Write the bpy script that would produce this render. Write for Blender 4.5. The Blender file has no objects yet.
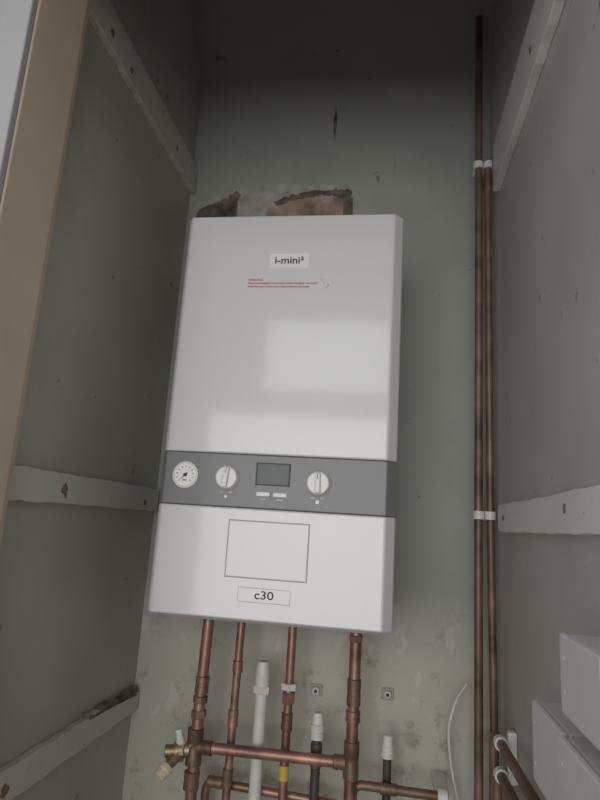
import bpy, bmesh, math, random
from mathutils import Vector, Matrix
random.seed(4)
sc=bpy.context.scene
sc.view_settings.view_transform='Standard'
D=bpy.data
def link(o,parent=None):
    sc.collection.objects.link(o)
    if parent: o.parent=parent
    return o
# ---------------- materials
def nodes(name):
    m=D.materials.new(name); m.use_nodes=True
    nt=m.node_tree; b=nt.nodes['Principled BSDF']
    return m,nt,b
def simple(name,col,rough=.5,metal=0,var=.06,scale=30,coat=0,bump=0):
    m,nt,b=nodes(name)
    tc=nt.nodes.new('ShaderNodeTexCoord'); n=nt.nodes.new('ShaderNodeTexNoise')
    n.inputs['Scale'].default_value=scale; n.inputs['Detail'].default_value=5
    nt.links.new(tc.outputs['Object'],n.inputs['Vector'])
    r=nt.nodes.new('ShaderNodeValToRGB')
    r.color_ramp.elements[0].position=.3; r.color_ramp.elements[1].position=.7
    r.color_ramp.elements[0].color=[c*(1-var) for c in col]+[1]
    r.color_ramp.elements[1].color=[min(1,c*(1+var)) for c in col]+[1]
    nt.links.new(n.outputs['Fac'],r.inputs['Fac']); nt.links.new(r.outputs['Color'],b.inputs['Base Color'])
    b.inputs['Roughness'].default_value=rough; b.inputs['Metallic'].default_value=metal
    b.inputs['Coat Weight'].default_value=coat; b.inputs['Coat Roughness'].default_value=.08
    if bump:
        bp=nt.nodes.new('ShaderNodeBump'); bp.inputs['Strength'].default_value=bump; bp.inputs['Distance'].default_value=.002
        nt.links.new(n.outputs['Fac'],bp.inputs['Height']); nt.links.new(bp.outputs['Normal'],b.inputs['Normal'])
    return m
def plaster(name,col,stain=(.17,.12,.085),low=None,spot=.71,rough=.75,mot=1.0,scuff=.22):
    """gloss-painted plaster with mottling, dark specks, brown drips; low=(z0,z1,colour,amount) dirty band"""
    m,nt,b=nodes(name); N=nt.nodes.new; L=nt.links.new
    tc=N('ShaderNodeTexCoord')
    def noise(s,d=6,rg=.55,vec=None,sc3=None):
        n=N('ShaderNodeTexNoise'); n.inputs['Scale'].default_value=s; n.inputs['Detail'].default_value=d; n.inputs['Roughness'].default_value=rg
        if sc3:
            mp=N('ShaderNodeMapping'); mp.inputs['Scale'].default_value=sc3; L(tc.outputs['Object'],mp.inputs['Vector']); L(mp.outputs['Vector'],n.inputs['Vector'])
        else: L(tc.outputs['Object'],n.inputs['Vector'])
        return n.outputs['Fac']
    def ramp(src,p0,p1,c0=0,c1=1):
        r=N('ShaderNodeMapRange'); r.inputs['From Min'].default_value=p0; r.inputs['From Max'].default_value=p1
        r.inputs['To Min'].default_value=c0; r.inputs['To Max'].default_value=c1; L(src,r.inputs['Value']); return r.outputs['Result']
    def mix(a,bc,f):
        x=N('ShaderNodeMix'); x.data_type='RGBA'
        L(f,x.inputs['Factor'])
        for s,k in ((a,6),(bc,7)):
            if isinstance(s,tuple): x.inputs[k].default_value=(*s,1)
            else: L(s,x.inputs[k])
        return x.outputs[2]
    base=mix(tuple(c*(1-.12*mot) for c in col),tuple(min(1,c*(1+.08*mot)) for c in col),ramp(noise(3.2,4),.35,.65))
    base=mix(base,tuple(c*.7 for c in col),ramp(noise(7,10,.72,sc3=(1,1,.35)),.54,.8,0,.42*mot))
    base=mix(base,tuple(min(1,c*1.25) for c in col),ramp(noise(14,8,.7),.62,.70,0,.25*mot))
    base=mix(base,tuple(c*.55 for c in col),ramp(noise(6,7,.6,sc3=(6,6,.8)),.66,.72,0,scuff))
    base=mix(base,stain,ramp(noise(34,3,.5),spot,spot+.03,0,.8))
    if low:
        z0,z1,lc,am=low
        sx=N('ShaderNodeSeparateXYZ'); L(tc.outputs['Object'],sx.inputs[0])
        zf=ramp(sx.outputs['Z'],z1,z0)
        base=mix(base,lc,ramp(zf,0,1,0,.8))
        mu=N('ShaderNodeMath'); mu.operation='MULTIPLY'; L(zf,mu.inputs[0]); L(ramp(noise(12,10,.75),.55,.68,0,am),mu.inputs[1])
        base=mix(base,stain,mu.outputs[0])
        mu2=N('ShaderNodeMath'); mu2.operation='MULTIPLY'; L(zf,mu2.inputs[0]); L(ramp(noise(26,6,.6,sc3=(1,1,.6)),.6,.64,0,.6),mu2.inputs[1])
        base=mix(base,(.6,.585,.54),mu2.outputs[0])
    L(base,b.inputs['Base Color']); b.inputs['Roughness'].default_value=rough
    bp=N('ShaderNodeBump'); bp.inputs['Strength'].default_value=.3; bp.inputs['Distance'].default_value=.004
    L(noise(10,8,.6),bp.inputs['Height']); L(bp.outputs['Normal'],b.inputs['Normal'])
    return m
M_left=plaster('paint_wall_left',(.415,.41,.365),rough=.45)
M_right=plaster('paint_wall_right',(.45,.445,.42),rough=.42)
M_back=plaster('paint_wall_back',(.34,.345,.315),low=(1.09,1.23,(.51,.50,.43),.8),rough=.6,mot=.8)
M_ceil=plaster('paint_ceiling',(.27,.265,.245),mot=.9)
M_floor=simple('floorboards',(.3,.25,.2),.7)
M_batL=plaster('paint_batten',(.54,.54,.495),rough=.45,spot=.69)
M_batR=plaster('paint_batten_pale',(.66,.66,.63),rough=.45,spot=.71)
M_beige=simple('beige_gloss_paint',(.55,.45,.35),.5,var=.06,scale=8,bump=.1)
M_arch=simple('architrave_paint',(.36,.36,.37),.6,var=.06,scale=8,bump=.1)
M_out=simple('hall_wall_paint',(.42,.42,.42),.7,var=.05,scale=6,bump=.1)
M_white=simple('boiler_white_enamel',(.60,.602,.60),.35,var=.015,scale=4,coat=.9)
M_band=simple('boiler_grey_plastic',(.17,.17,.175),.4,var=.02,coat=.2)
M_chas=simple('boiler_chassis',(.3,.3,.3),.5)
M_seam=simple('dark_seam',(.07,.07,.07),.7)
M_label=simple('label_white',(.74,.74,.74),.25,var=.01)
M_knob=simple('knob_white',(.75,.75,.74),.35,var=.02)
M_ink=simple('ink_black',(.02,.02,.025),.5)
M_red=simple('ink_red',(.6,.04,.03),.5)
M_greyink=simple('ink_grey',(.3,.3,.3),.5)
M_lcd=simple('lcd_glass',(.04,.045,.05),.3)
M_lcd2=simple('lcd_segment',(.075,.085,.085),.35)
M_cop=simple('copper_aged',(.34,.19,.145),.45,metal=.6,var=.5,scale=22,bump=.1)
M_copd=simple('copper_dark',(.19,.12,.09),.5,metal=.45,var=.5,scale=18,bump=.1)
M_brass=simple('brass',(.36,.30,.19),.4,metal=.8,var=.3,scale=40)
M_cream=simple('cream_plastic',(.62,.54,.38),.5)
M_pvc=simple('white_pvc',(.66,.66,.62),.4,var=.08)
M_box=simple('junction_box_plastic',(.57,.57,.57),.4,var=.02)
M_black=simple('black_pipe',(.06,.055,.05),.55,var=.3)
M_steel=simple('steel_screw',(.25,.24,.22),.5,metal=.7)
M_rust=simple('rusty_screw',(.22,.11,.07),.8,var=.4,scale=60)
M_brick=simple('bare_brick_plaster',(.30,.215,.185),.95,var=.5,scale=24,bump=.9)
M_bare=simple('bare_grey_plaster',(.37,.36,.33),.95,var=.25,scale=30,bump=.9)
M_hole=simple('dark_torn_hole',(.14,.115,.095),.95,var=.7,scale=30,bump=.9)
M_tape=simple('yellow_tape',(.6,.45,.07),.5)
# ---------------- mesh helpers
def mesh_obj(name,verts,faces,mat,parent=None,bevel=0,seg=2,smooth=False):
    me=D.meshes.new(name); me.from_pydata([tuple(v) for v in verts],[],faces)
    bm=bmesh.new(); bm.from_mesh(me); bmesh.ops.recalc_face_normals(bm,faces=bm.faces); bm.to_mesh(me); bm.free()
    me.materials.append(mat); o=link(D.objects.new(name,me),parent)
    if bevel:
        b=o.modifiers.new('bevel','BEVEL'); b.width=bevel; b.segments=seg; b.limit_method='ANGLE'; b.angle_limit=.5
    if smooth:
        for p in me.polygons: p.use_smooth=True
    return o
def prism(name,pts,z0,z1,mat,parent=None,bevel=0):   # pts xy
    n=len(pts); v=[(x,y,z0) for x,y in pts]+[(x,y,z1) for x,y in pts]
    f=[tuple(range(n)),tuple(range(n,2*n))]+[(i,(i+1)%n,n+(i+1)%n,n+i) for i in range(n)]
    return mesh_obj(name,v,f,mat,parent,bevel)
def prismY(name,pts,y0,y1,mat,parent=None,bevel=0):  # pts xz
    n=len(pts); v=[(x,y0,z) for x,z in pts]+[(x,y1,z) for x,z in pts]
    f=[tuple(range(n)),tuple(range(n,2*n))]+[(i,(i+1)%n,n+(i+1)%n,n+i) for i in range(n)]
    return mesh_obj(name,v,f,mat,parent,bevel)
def box(name,x0,x1,y0,y1,z0,z1,mat,parent=None,bevel=0):
    return prism(name,[(x0,y0),(x1,y0),(x1,y1),(x0,y1)],z0,z1,mat,parent,bevel)
def lathe(name,c,axis,prof,mat,parent=None,n=32):
    """prof: list (t along axis, radius)"""
    a=Vector(axis).normalized(); t=Vector((0,0,1)) if abs(a.z)<.9 else Vector((1,0,0))
    e1=a.cross(t).normalized(); e2=a.cross(e1); c=Vector(c); v=[];f=[]
    for (s,rr) in prof:
        for i in range(n):
            g=2*math.pi*i/n; v.append(c+a*s+(e1*math.cos(g)+e2*math.sin(g))*rr)
    for k in range(len(prof)-1):
        for i in range(n):
            j=(i+1)%n; f.append((k*n+i,k*n+j,(k+1)*n+j,(k+1)*n+i))
    f.append(tuple(range(n))); f.append(tuple(range((len(prof)-1)*n,len(prof)*n)))
    o=mesh_obj(name,v,f,mat,parent)
    if n>8:
        for p in o.data.polygons: p.use_smooth=len(p.vertices)==4
        m=o.modifiers.new('es','EDGE_SPLIT'); m.split_angle=.6
    return o
def hexnut(name,c,axis,l,rr,mat,parent=None):
    return lathe(name,c,axis,[(-l/2,rr*.9),(-l/2+.0015,rr),(l/2-.0015,rr),(l/2,rr*.9)],mat,parent,n=6)
def to_mesh(o,name,mat,parent):
    dg=bpy.context.evaluated_depsgraph_get(); dg.update()
    me=D.meshes.new_from_object(o.evaluated_get(dg)); mw=o.matrix_world.copy()
    me.transform(mw); D.objects.remove(o); me.materials.clear(); me.materials.append(mat); me.name=name
    return link(D.objects.new(name,me),parent)
def tube(name,pts,rad,mat,parent=None,fil=.02):
    pts=[Vector(p) for p in pts]; out=[pts[0]]
    for i in range(1,len(pts)-1):
        p=pts[i]; a=pts[i-1]-p; b=pts[i+1]-p; k=min(fil,a.length*.45,b.length*.45)
        s=p+a.normalized()*k; e=p+b.normalized()*k
        for t in range(9):
            t/=8; out.append(s*(1-t)**2+p*2*t*(1-t)+e*t*t)
    out.append(pts[-1])
    cu=D.curves.new(name,'CURVE'); cu.dimensions='3D'; cu.bevel_depth=rad; cu.bevel_resolution=6; cu.use_fill_caps=True
    sp=cu.splines.new('POLY'); sp.points.add(len(out)-1)
    for q,p in zip(sp.points,out): q.co=(*p,1)
    o=D.objects.new(name+'_c',cu); sc.collection.objects.link(o); bpy.context.view_layer.update()
    r=to_mesh(o,name,mat,parent)
    for p in r.data.polygons: p.use_smooth=True
    return r
def text(name,body,x,y,z,size,mat,parent,align='CENTER',bold=0,sx=1):
    cu=D.curves.new(name,'FONT'); cu.body=body; cu.size=size; cu.align_x=align; cu.align_y='CENTER'; cu.extrude=.0001; cu.offset=bold
    o=D.objects.new(name+'_t',cu); sc.collection.objects.link(o)
    o.location=(x,y,z); o.rotation_euler=(math.pi/2,0,0); o.scale=(sx,1,1); bpy.context.view_layer.update()
    return to_mesh(o,name,mat,parent)
def empty(name,loc=(0,0,0)):
    o=D.objects.new(name,None); o.empty_display_size=.05; link(o); return o
# ---------------- room shell
XL,XR,YB=-.505,.215,1.24
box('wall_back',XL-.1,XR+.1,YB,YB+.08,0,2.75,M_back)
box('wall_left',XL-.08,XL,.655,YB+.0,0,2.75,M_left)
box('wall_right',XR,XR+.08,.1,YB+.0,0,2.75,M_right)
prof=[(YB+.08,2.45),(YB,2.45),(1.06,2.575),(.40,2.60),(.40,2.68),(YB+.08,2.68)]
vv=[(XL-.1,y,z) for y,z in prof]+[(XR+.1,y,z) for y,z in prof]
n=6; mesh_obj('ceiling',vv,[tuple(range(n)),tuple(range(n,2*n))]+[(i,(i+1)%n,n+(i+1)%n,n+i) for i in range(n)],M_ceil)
box('floor',-1.6,1.2,-2.2,YB+.08,-.08,0,M_floor)
box('wall_front_left',-1.6,-.515,.575,.655,0,2.75,M_out)
box('wall_front_header',-.515,XR+.0,.47,.56,2.11,2.75,M_out)
# door frame (beige jamb, grey architrave on the room side)
fr=empty('door_frame')
box('jamb',-.515,-.47,.5725,.672,0,2.15,M_beige,fr,bevel=.0025)
box('jamb_stop',-.505,-.478,.672,.69,0,2.15,M_beige,fr,bevel=.002)
box('head',-.515,XR,.5725,.672,2.135,2.17,M_beige,fr,bevel=.002)
box('architrave',-.56,-.4715,.561,.5720,0,2.10,M_arch,fr,bevel=.002)
# ---------------- battens
def rough_batten(name,x0,x1,y0,y1,z0,z1,mat,jag=.0015,n=24,far_taper=0):
    v=[];f=[]
    for i in range(n+1):
        y=y0+(y1-y0)*i/n
        a=random.uniform(-jag,jag); b=random.uniform(-jag,jag)
        t=far_taper*max(0,(i/n-.75)/.25)*random.uniform(.3,1)
        for x,z in ((x0,z0+a),(x1,z0+a),(x1,z1+b-t),(x0,z1+b-t)): v.append((x,y,z))
    for i in range(n):
        for k in range(4):
            f.append((i*4+k,i*4+(k+1)%4,(i+1)*4+(k+1)%4,(i+1)*4+k))
    f.append((0,1,2,3)); f.append(tuple(n*4+k for k in range(4)))
    return mesh_obj(name,v,f,mat,None,bevel=.0015)
def screw(x,y,z,side,parent,r=.004,halo=True):
    s=1 if side=='L' else -1
    if halo:
        pts=[]
        for i in range(12):
            g=2*math.pi*i/12; rr=r*random.uniform(1.3,2.3); pts.append((y+rr*math.cos(g),z+rr*math.sin(g)))
        vv=[(x+s*.0004,a,b) for a,b in pts]+[(x-s*.002,a,b) for a,b in pts]; n=12
        mesh_obj('rust_patch',vv,[tuple(range(n)),tuple(range(n,2*n))]+[(i,(i+1)%n,n+(i+1)%n,n+i) for i in range(n)],M_rust,parent)
    lathe('screw',(x,y,z),(s,0,0),[(-.002,r),(.0008,r),(.0016,r*.6)],M_steel,parent,n=16)
b1=rough_batten('wooden_batten',XL+.0002,-.491,.692,1.222,1.355,1.402,M_batL)
b2=rough_batten('wooden_batten',XL+.0002,-.491,.692,1.236,2.13,2.2,M_batL)
b3=rough_batten('wooden_batten',XL+.0002,-.491,.692,1.236,.955,1.0,M_batL,jag=.002,far_taper=.012)
b4=rough_batten('wooden_batten',.2,XR-.0002,.3,1.10,1.356,1.403,M_batR)
b5=rough_batten('wooden_batten',.2,XR-.0002,.3,1.12,2.045,2.15,M_batR)
screw(-.491,.84,1.378,'L',b1,.005); screw(-.491,.845,1.368,'L',b1,.002)
screw(-.491,1.15,1.37,'L',b1,.003); screw(-.491,.78,2.155,'L',b2); screw(-.491,.86,2.15,'L',b2,.003); screw(-.491,1.1,2.16,'L',b2,.003)
screw(-.491,.80,.975,'L',b3,.005); screw(.2,.70,1.385,'R',b4,.003); screw(.2,1.05,1.38,'R',b4,.003)
screw(.2,.8,2.09,'R',b5,.004)
pts=[]
for i in range(15): pts.append((1.02+.2*i/14,1.0+random.uniform(-.001,.008)-.004*(i/14)))
pts+= [(1.22,.985),(1.12,.992),(1.02,.997)]
n=len(pts); vv=[(-.4905,a,b) for a,b in pts]+[(-.5045,a,b) for a,b in pts]
mesh_obj('broken_edge',vv,[tuple(range(n)),tuple(range(n,2*n))]+[(i,(i+1)%n,n+(i+1)%n,n+i) for i in range(n)],M_hole,b3)
# ---------------- damaged plaster above boiler
dmg=empty('damaged_plaster_patch')
def rag(name,top,bot,y,mat,jag=.005):
    def sub(seq):
        o=[]
        for a,b in zip(seq[:-1],seq[1:]):
            for k in range(9):
                t=k/9; o.append((a[0]*(1-t)+b[0]*t+random.uniform(-jag,jag)*.4,a[1]*(1-t)+b[1]*t+random.uniform(-jag,jag)))
        o.append(seq[-1]); return o
    return prismY(name,sub(top)+sub(bot[::-1]),y,YB+.002,mat,dmg)
rag('pale_rim',[(-.49,2.10),(-.44,2.122),(-.40,2.146),(-.30,2.150),(-.18,2.148),(-.10,2.143),(-.088,2.12)],[(-.49,2.0),(-.088,2.0)],YB-.0010,M_bare)
rag('torn_paper',[(-.482,2.082),(-.45,2.100),(-.42,2.112),(-.385,2.134),(-.35,2.115),(-.34,2.09)],[(-.482,2.0),(-.34,2.0)],YB-.0022,M_hole)
rag('grey_plaster',[(-.38,2.11),(-.37,2.138),(-.30,2.143),(-.255,2.136),(-.24,2.12)],[(-.38,2.0),(-.24,2.0)],YB-.0030,M_bare)
rag('bare_brick',[(-.315,2.06),(-.29,2.09),(-.25,2.105),(-.2,2.119),(-.15,2.119),(-.11,2.107),(-.098,2.07)],[(-.325,2.0),(-.098,2.0)],YB-.0045,M_brick)
rag('dark_edge',[(-.29,2.103),(-.25,2.118),(-.2,2.131),(-.14,2.134),(-.102,2.128)],[(-.28,2.09),(-.25,2.103),(-.2,2.114),(-.15,2.118),(-.106,2.10)],YB-.0050,M_hole,.004)
rag('dark_side',[(-.122,2.11),(-.112,2.115),(-.10,2.11)],[(-.118,2.0),(-.098,2.0)],YB-.0052,M_hole,.003)
rag('crack',[(-.156,2.33),(-.151,2.36),(-.147,2.33)],[(-.155,2.29),(-.15,2.27),(-.149,2.29)],YB-.001,M_hole,.002)
# ---------------- boiler
B=empty('gas_boiler')
x0,x1,yf,yb=-.384,.0165,.95,YB
def prof(ins=0,fy=0,c=.016):
    return [(x0+ins,yb-.002),(x0+ins,yf+c*.5),(x0+ins+c*.5,yf+fy),(x1-ins-c,yf+fy),(x1-ins,yf+c),(x1-ins,yb-.002)]
prism('chassis',prof(.004,.006),1.196,1.895,M_seam,B)
prism('upper_cover',prof(),1.4575,1.901,M_white,B,bevel=.003)
prism('control_band',prof(0,.0006),1.3685,1.4568,M_band,B,bevel=.0015)
prism('lower_cover',prof(),1.192,1.3678,M_white,B,bevel=.003)
box('base_tray',x0+.02,x1-.02,yf+.03,yb-.01,1.184,1.196,M_chas,B,bevel=.001)
F=yf
def frame(name,a,b,c,d,w,mat,y,th=.0008):
    o=[(a,c),(b,c),(b,d),(a,d)]; i=[(a+w,c+w),(b-w,c+w),(b-w,d-w),(a+w,d-w)]
    v=[(x,y-th,z) for x,z in o]+[(x,y-th,z) for x,z in i]+[(x,y+.001,z) for x,z in o]+[(x,y+.001,z) for x,z in i]
    f=[]
    for k in range(4):
        j=(k+1)%4; f+=[(k,j,4+j,4+k),(8+k,8+j,j,k),(4+k,4+j,12+j,12+k)]
    return mesh_obj(name,v,f,mat,B)
frame('door_flap_gap',-.256,-.120,1.2565,1.3485,.0012,M_greyink,F,.0003)
box('door_flap',-.2545,-.1215,F-.0012,F+.002,1.258,1.347,M_white,B,bevel=.001)
frame('model_label_border',-.231,-.145,1.2205,1.2430,.0008,M_greyink,F,.0004)
box('model_label',-.2302,-.1458,F-.0004,F+.001,1.2213,1.2422,M_white,B)
text('model_text','c30',-.188,F-.0006,1.2320,.018,M_ink,B,bold=.0002,sx=1.25)
box('badge',-.2215,-.1495,F-.0006,F+.001,1.7965,1.8245,M_label,B,bevel=.0004)
text('badge_text','i-mini²',-.1855,F-.0009,1.8105,.019,M_ink,B,bold=.0003,sx=1.1)
text('warning_title','WARNING',-.258,F-.0003,1.7730,.0055,M_red,B,'LEFT',bold=.0001)
text('warning_line_1','Read the installation instructions before installing this boiler',-.258,F-.0003,1.7670,.0052,M_red,B,'LEFT',bold=.0001)
text('warning_line_2','Read the user\'s instructions before lighting this boiler',-.258,F-.0003,1.7605,.0052,M_red,B,'LEFT',bold=.0001)
mesh_obj('sticker_tab',[(-.128,F-.0003,1.776),(-.122,F-.004,1.7745),(-.112,F-.0003,1.764),(-.120,F-.0003,1.755),(-.118,F-.003,1.765)],[(0,1,4),(1,2,4),(2,3,4)],M_label,B)
mesh_obj('sticker_tab_edge',[(-.127,F-.0032,1.7765),(-.1105,F-.0006,1.7635),(-.120,F-.0006,1.754),(-.1195,F-.0008,1.7545),(-.1115,F-.0008,1.7633),(-.1265,F-.0036,1.7755)],[(0,1,4,5),(1,2,3,4)],M_greyink,B)
# gauge
fb=F+.0006
lathe('gauge_bezel',(-.3385,fb,1.4175),(0,-1,0),[(-.004,.0225),(.003,.0225),(.004,.0205),(.0025,.019)],M_label,B)
lathe('gauge_dial',(-.3385,fb,1.4175),(0,-1,0),[(0,.0185),(.003,.0185)],M_knob,B)
for i in range(11):
    g=math.radians(225-27*i); c=Vector((-.3385,fb-.0033,1.4175))
    dv=Vector((math.cos(g),0,math.sin(g))); pv=Vector((-math.sin(g),0,math.cos(g)))*.0005
    mesh_obj('gauge_tick',[c+dv*.0125-pv,c+dv*.016-pv,c+dv*.016+pv,c+dv*.0125+pv],[(0,1,2,3)],M_ink,B)
c=Vector((-.3385,fb-.0038,1.4175)); g=math.radians(225); dv=Vector((math.cos(g),0,math.sin(g))); pv=Vector((-math.sin(g),0,math.cos(g)))
mesh_obj('gauge_needle',[c-dv*.005-pv*.0012,c+dv*.014,c-dv*.005+pv*.0012],[(0,1,2)],M_ink,B)
lathe('gauge_hub',(-.3385,fb,1.4175),(0,-1,0),[(0,.003),(.0045,.003),(.005,.0015)],M_ink,B)
text('gauge_text','bar',-.3385,fb-.0034,1.409,.006,M_ink,B)
def knob(x,z,ang):
    lathe('knob_ring',(x,fb,z),(0,-1,0),[(-.004,.0215),(.0015,.0215),(.002,.0205)],M_chas,B)
    lathe('knob',(x,fb,z),(0,-1,0),[(-.004,.0195),(.007,.019),(.009,.0175),(.0095,.015)],M_knob,B)
    o=box('knob_grip',-.0045,.0045,-.016,0,-.0165,.0165,M_knob,B,bevel=.002)
    o.matrix_local=Matrix.Translation((x,fb,z))@Matrix.Rotation(ang,4,'Y')
    o=box('knob_mark',-.0006,.0006,-.0163,-.0158,.006,.015,M_ink,B)
    o.matrix_local=Matrix.Translation((x,fb,z))@Matrix.Rotation(ang,4,'Y')
knob(-.2655,1.4165,.1); knob(-.1105,1.415,-.05)
lathe('tap_glyph',(-.2655,fb,1.385),(0,-1,0),[(0,.0025),(.0003,.0025)],M_label,B,12)
box('radiator_glyph',-.1135,-.1080,fb-.0003,fb+.001,1.3815,1.387,M_label,B)
text('tick_marks_1','min       max',-.2655,fb-.0003,1.3925,.0045,M_label,B)
text('tick_marks_2','min       max',-.1105,fb-.0003,1.391,.0045,M_label,B)
box('display_bezel',-.2165,-.158,fb-.0006,fb+.001,1.4065,1.4445,M_seam,B)
box('display',-.2140,-.1605,fb-.0008,fb+.001,1.4085,1.4425,M_lcd,B)
box('display_field',-.209,-.1655,fb-.0010,fb+.001,1.4115,1.439,M_lcd2,B)
box('reset_button',-.213,-.190,fb-.003,fb+.001,1.3885,1.3955,M_knob,B,bevel=.001)
box('mode_button',-.1845,-.1615,fb-.003,fb+.001,1.3885,1.3955,M_knob,B,bevel=.001)
text('button_text_1','reset',-.2015,fb-.0003,1.3845,.0042,M_label,B); text('button_text_2','mode',-.173,fb-.0003,1.3845,.0042,M_label,B)
# ---------------- pipework below boiler
def coupler(c,axis,l,r,mat,parent,nm='solder_coupler'):
    return lathe(nm,c,axis,[(-l/2,r*.86),(-l/2+.001,r),(-l*.12,r),(-l*.1,r*.95),(l*.1,r*.95),(l*.12,r),(l/2-.001,r),(l/2,r*.86)],mat,parent)
Yp=1.125; ZT=1.1835
p=tube('copper_pipe',[(-.325,Yp,ZT),(-.329,Yp,.99),(-.331,Yp,.0)],.0105,M_cop)
coupler((-.327,Yp,1.045),(0.02,0,1),.03,.0128,M_cop,p)
coupler((-.328,Yp,1.02),(0.02,0,1),.012,.0135,M_copd,p)
hexnut('nut',(-.3285,Yp,.995),(0,0,1),.014,.0145,M_cop,p)
coupler((-.331,Yp,.940),(0,0,1),.062,.0145,M_copd,p,'tee')
coupler((-.331,Yp,.885),(0,0,1),.03,.014,M_copd,p)
h=tube('copper_pipe',[(-.331,Yp,.940),(-.046,Yp,.944)],.0095,M_cop)
coupler((-.312,Yp,.940),(1,0,0),.03,.0122,M_copd,h); coupler((-.066,Yp,.944),(1,0,0),.022,.0122,M_copd,h)
p4=tube('copper_pipe',[(-.046,Yp,ZT),(-.046,Yp,.0)],.0105,M_cop)
coupler((-.046,Yp,1.06),(0,0,1),.045,.0125,M_copd,p4); coupler((-.046,Yp,1.02),(0,0,1),.02,.013,M_cop,p4)
coupler((-.046,Yp,.95),(0,0,1),.06,.0135,M_copd,p4,'tee'); hexnut('nut',(-.046,Yp,1.15),(0,0,1),.012,.0135,M_cop,p4)
p2=tube('copper_pipe',[(-.268,1.155,ZT),(-.272,1.155,.84),(-.274,1.155,0)],.0078,M_cop)
coupler((-.269,1.155,1.075),(0,0,1),.022,.0098,M_cop,p2); coupler((-.2705,1.155,.985),(0,0,1),.03,.0098,M_cop,p2)
coupler((-.272,1.155,.885),(0,0,1),.03,.0098,M_copd,p2)
w=tube('plastic_waste_pipe',[(-.2195,1.155,1.075),(-.217,1.155,0)],.0115,M_pvc)
lathe('end_cap',(-.2195,1.155,1.075),(0,0,1),[(-.028,.0118),(-.028,.0135),(-.002,.0135),(.010,.0115),(.014,.0105),(.0145,.006)],M_pvc,w)
hexnut('white_nut',(-.219,1.155,1.04),(0,0,1),.014,.0165,M_pvc,w)
p3=tube('copper_pipe',[(-.168,1.155,ZT),(-.168,1.155,.84),(-.1675,1.155,0)],.0082,M_cop)
hexnut('white_nut',(-.168,1.155,1.05),(0,0,1),.012,.0155,M_pvc,p3)
hexnut('nut',(-.168,1.155,1.03),(0,0,1),.02,.0125,M_cop,p3); coupler((-.168,1.155,.99),(0,0,1),.03,.0105,M_copd,p3)
lathe('tape',(-.168,1.155,.905),(0,0,1),[(-.012,.009),(-.012,.0093),(.012,.0093),(.012,.009)],M_tape,p3)
p5=tube('capped_pipe',[(-.111,1.155,.985),(-.1115,1.155,0)],.0085,M_black)
lathe('white_cap',(-.111,1.155,.985),(0,0,1),[(-.018,.009),(-.018,.0125),(-.006,.0125),(-.005,.0135),(.006,.0135),(.008,.011),(.022,.0095),(.026,.008),(.0265,.004)],M_pvc,p5)
coupler((-.111,1.155,.94),(0,0,1),.04,.0105,M_copd,p5)
p6=tube('capped_pipe',[(.017,1.168,.955),(.0175,1.168,0)],.0075,M_black)
lathe('white_cap',(.017,1.168,.96),(0,0,1),[(-.014,.009),(-.014,.0115),(.004,.0115),(.006,.0095),(.022,.009),(.024,.006)],M_pvc,p6)
def bracket(x,z,nm='pipe_bracket'):
    e=box(nm,x-.012,x+.012,YB-.004,YB-.0003,z-.012,z+.010,M_bare,None,bevel=.002)
    lathe('post',(x,YB,z),(0,-1,0),[(.003,.007),(.014,.007),(.016,.005)],M_pvc,e,16)
    lathe('screw_hole',(x,YB,z),(0,-1,0),[(.0155,.004),(.0168,.003)],M_ink,e,12)
    return e
bracket(-.125,1.028); bracket(.015,1.035)
# lower horizontals
q=tube('copper_pipe',[(-.042,1.145,.84),(-.042,1.145,.905),(.105,1.145,.903)],.0078,M_copd)
q2=tube('copper_pipe',[(-.318,1.178,.74),(-.318,1.178,.865),(-.07,1.178,.855)],.0075,M_cop)
coupler((-.30,1.178,.8645),(1,0,0),.03,.0098,M_copd,q2)
coupler((.02,1.145,.904),(1,0,0),.03,.0098,M_copd,q)
box('clip_stem',.100,.124,1.152,YB-.0005,.896,.910,M_pvc,q,bevel=.003)
lathe('clip_ring',(.112,1.145,.903),(1,0,0),[(-.008,.0125),(.008,.0125)],M_pvc,q)
# drain valve on left
vv=empty('drain_valve')
lathe('valve_body',(-.331,Yp-.005,.936),(-1,-.35,-.05),[(.008,.012),(.02,.012),(.021,.0145),(.034,.0145),(.035,.011),(.05,.011),(.051,.008)],M_brass,vv)
hexnut('valve_nut',(-.352,Yp-.013,.933),(-1,-.35,-.05),.012,.0165,M_brass,vv)
lathe('valve_nozzle',(-.35,Yp-.012,.935),(-.25,-.1,1),[(.0,.008),(.02,.008),(.021,.0065),(.032,.0062),(.033,.0075),(.037,.0068)],M_pvc,vv)
lathe('valve_stem',(-.356,Yp-.016,.93),(-.4,-.75,-.55),[(.0,.010),(.02,.010),(.021,.007),(.03,.007)],M_brass,vv)
lathe('valve_cap',(-.366,Yp-.035,.9155),(-.4,-.75,-.55),[(.0,.011),(.002,.0135),(.010,.0135),(.012,.0115),(.022,.0105),(.024,.007)],M_cream,vv,10)
lathe('valve_lever',(-.352,Yp-.01,.93),(.9,-.1,.75),[(-.01,.006),(.0,.006),(.03,.004)],M_brass,vv)
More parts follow.
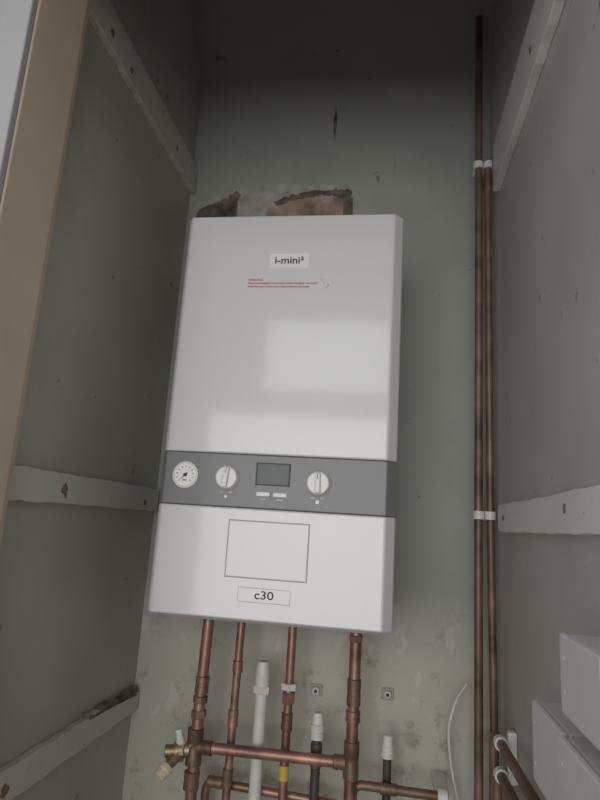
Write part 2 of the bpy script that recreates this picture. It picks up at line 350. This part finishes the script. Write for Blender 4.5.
# ---------------- vertical pipes in right corner (with their clips)
r1=tube('copper_pipe',[(.177,1.15,2.506),(.174,1.15,1.4),(.173,1.15,0)],.0078,M_copd)
r2=tube('copper_pipe',[(.194,1.15,2.13),(.1955,1.15,1.4),(.2045,1.15,.6),(.2045,1.15,0)],.0072,M_copd)
def dclip(z):
    box('clip',.166,.2045,1.160,1.178,z-.009,z+.009,M_pvc,r1,bevel=.002)
    lathe('clip_ring',(.1745,1.15,z),(0,0,1),[(-.0075,.0105),(.0075,.0105)],M_pvc,r1)
    lathe('clip_ring',(.1955,1.15,z),(0,0,1),[(-.0075,.0102),(.0075,.0102)],M_pvc,r2)
    box('clip_stem',.180,.190,1.175,YB-.0005,z-.006,z+.006,M_pvc,r1)
dclip(2.125); dclip(1.385)
# pipes running forward along right wall, low
s1=tube('copper_pipe',[(.19,1.10,0),(.19,1.10,1.03),(.19,.25,1.05)],.0075,M_copd,fil=.03)
s2=tube('copper_pipe',[(.19,1.07,0),(.19,1.07,.985),(.19,.25,1.005)],.0075,M_copd,fil=.03)
box('clip_back',.200,XR-.0005,1.03,1.045,.975,1.050,M_pvc,s1,bevel=.003)
lathe('clip_ring',(.19,1.037,1.0315),(0,1,0),[(-.007,.0105),(.007,.0105)],M_pvc,s1); lathe('clip_ring',(.19,1.037,.986),(0,1,0),[(-.007,.0105),(.007,.0105)],M_pvc,s2)
tube('white_cable',[(.160,1.20,1.075),(.140,1.19,1.05),(.125,1.19,1.0),(.132,1.19,.93),(.15,1.2,.86),(.155,1.22,.5)],.0025,M_pvc,None,fil=.03)
# ---------------- junction boxes
def jbox(xf,ya,yb_,z0,z1):
    e=box('electrical_junction_box',xf+.006,XR-.0003,ya,yb_,z0,z1,M_box,None,bevel=.004)
    box('lid',xf,xf+.0075,ya-.001,yb_+.001,z0-.001,z1+.001,M_box,e,bevel=.0035)
    for zz in (z0+.02,z1-.02):
        lathe('lid_screw',(xf,yb_-.012,zz),(-1,0,0),[(-.001,.002),(.0004,.002),(.0006,.001)],M_box,e,12)
jbox(.165,.50,.608,1.195,1.264)
jbox(.170,.63,.742,1.09,1.171)
jbox(.165,.45,.622,1.075,1.172)
# ---------------- camera
cam=D.cameras.new('camera'); co=D.objects.new('camera',cam); sc.collection.objects.link(co)
cam.sensor_fit='VERTICAL'; cam.sensor_height=24; cam.lens=24*577/800; cam.clip_start=.02
R=Matrix(((.9878,-.0309,.1524),(.1424,-.2144,-.9663),(.0626,.9762,-.2075))).to_3x3()
cx=R.col[0].normalized(); cz=(R.col[2]-cx*R.col[2].dot(cx)).normalized(); cy=cz.cross(cx)
R=Matrix((cx,cy,cz)).transposed().to_4x4()
co.matrix_world=Matrix.Translation((0,0,1.35))@R
sc.camera=co
# ---------------- light
def area(name,loc,target,sx,sy,en,col):
    l=D.lights.new(name,'AREA'); l.shape='RECTANGLE'; l.size=sx; l.size_y=sy; l.energy=en; l.color=col
    o=D.objects.new(name,l); sc.collection.objects.link(o); o.location=loc
    o.rotation_euler=(Vector(target)-Vector(loc)).to_track_quat('-Z','Y').to_euler(); return o
area('window_light',(-.3,-1.9,1.35),(-.15,1,1.35),1.8,1.4,29,(1,.99,.975))
area('transom_light',(-.43,-1.9,2.48),(-.43,1,2.48),.86,.5,4,(1,1,1))
wd=D.worlds.new('world'); sc.world=wd; wd.use_nodes=True
wd.node_tree.nodes['Background'].inputs[0].default_value=(.98,.985,1,1); wd.node_tree.nodes['Background'].inputs[1].default_value=.52
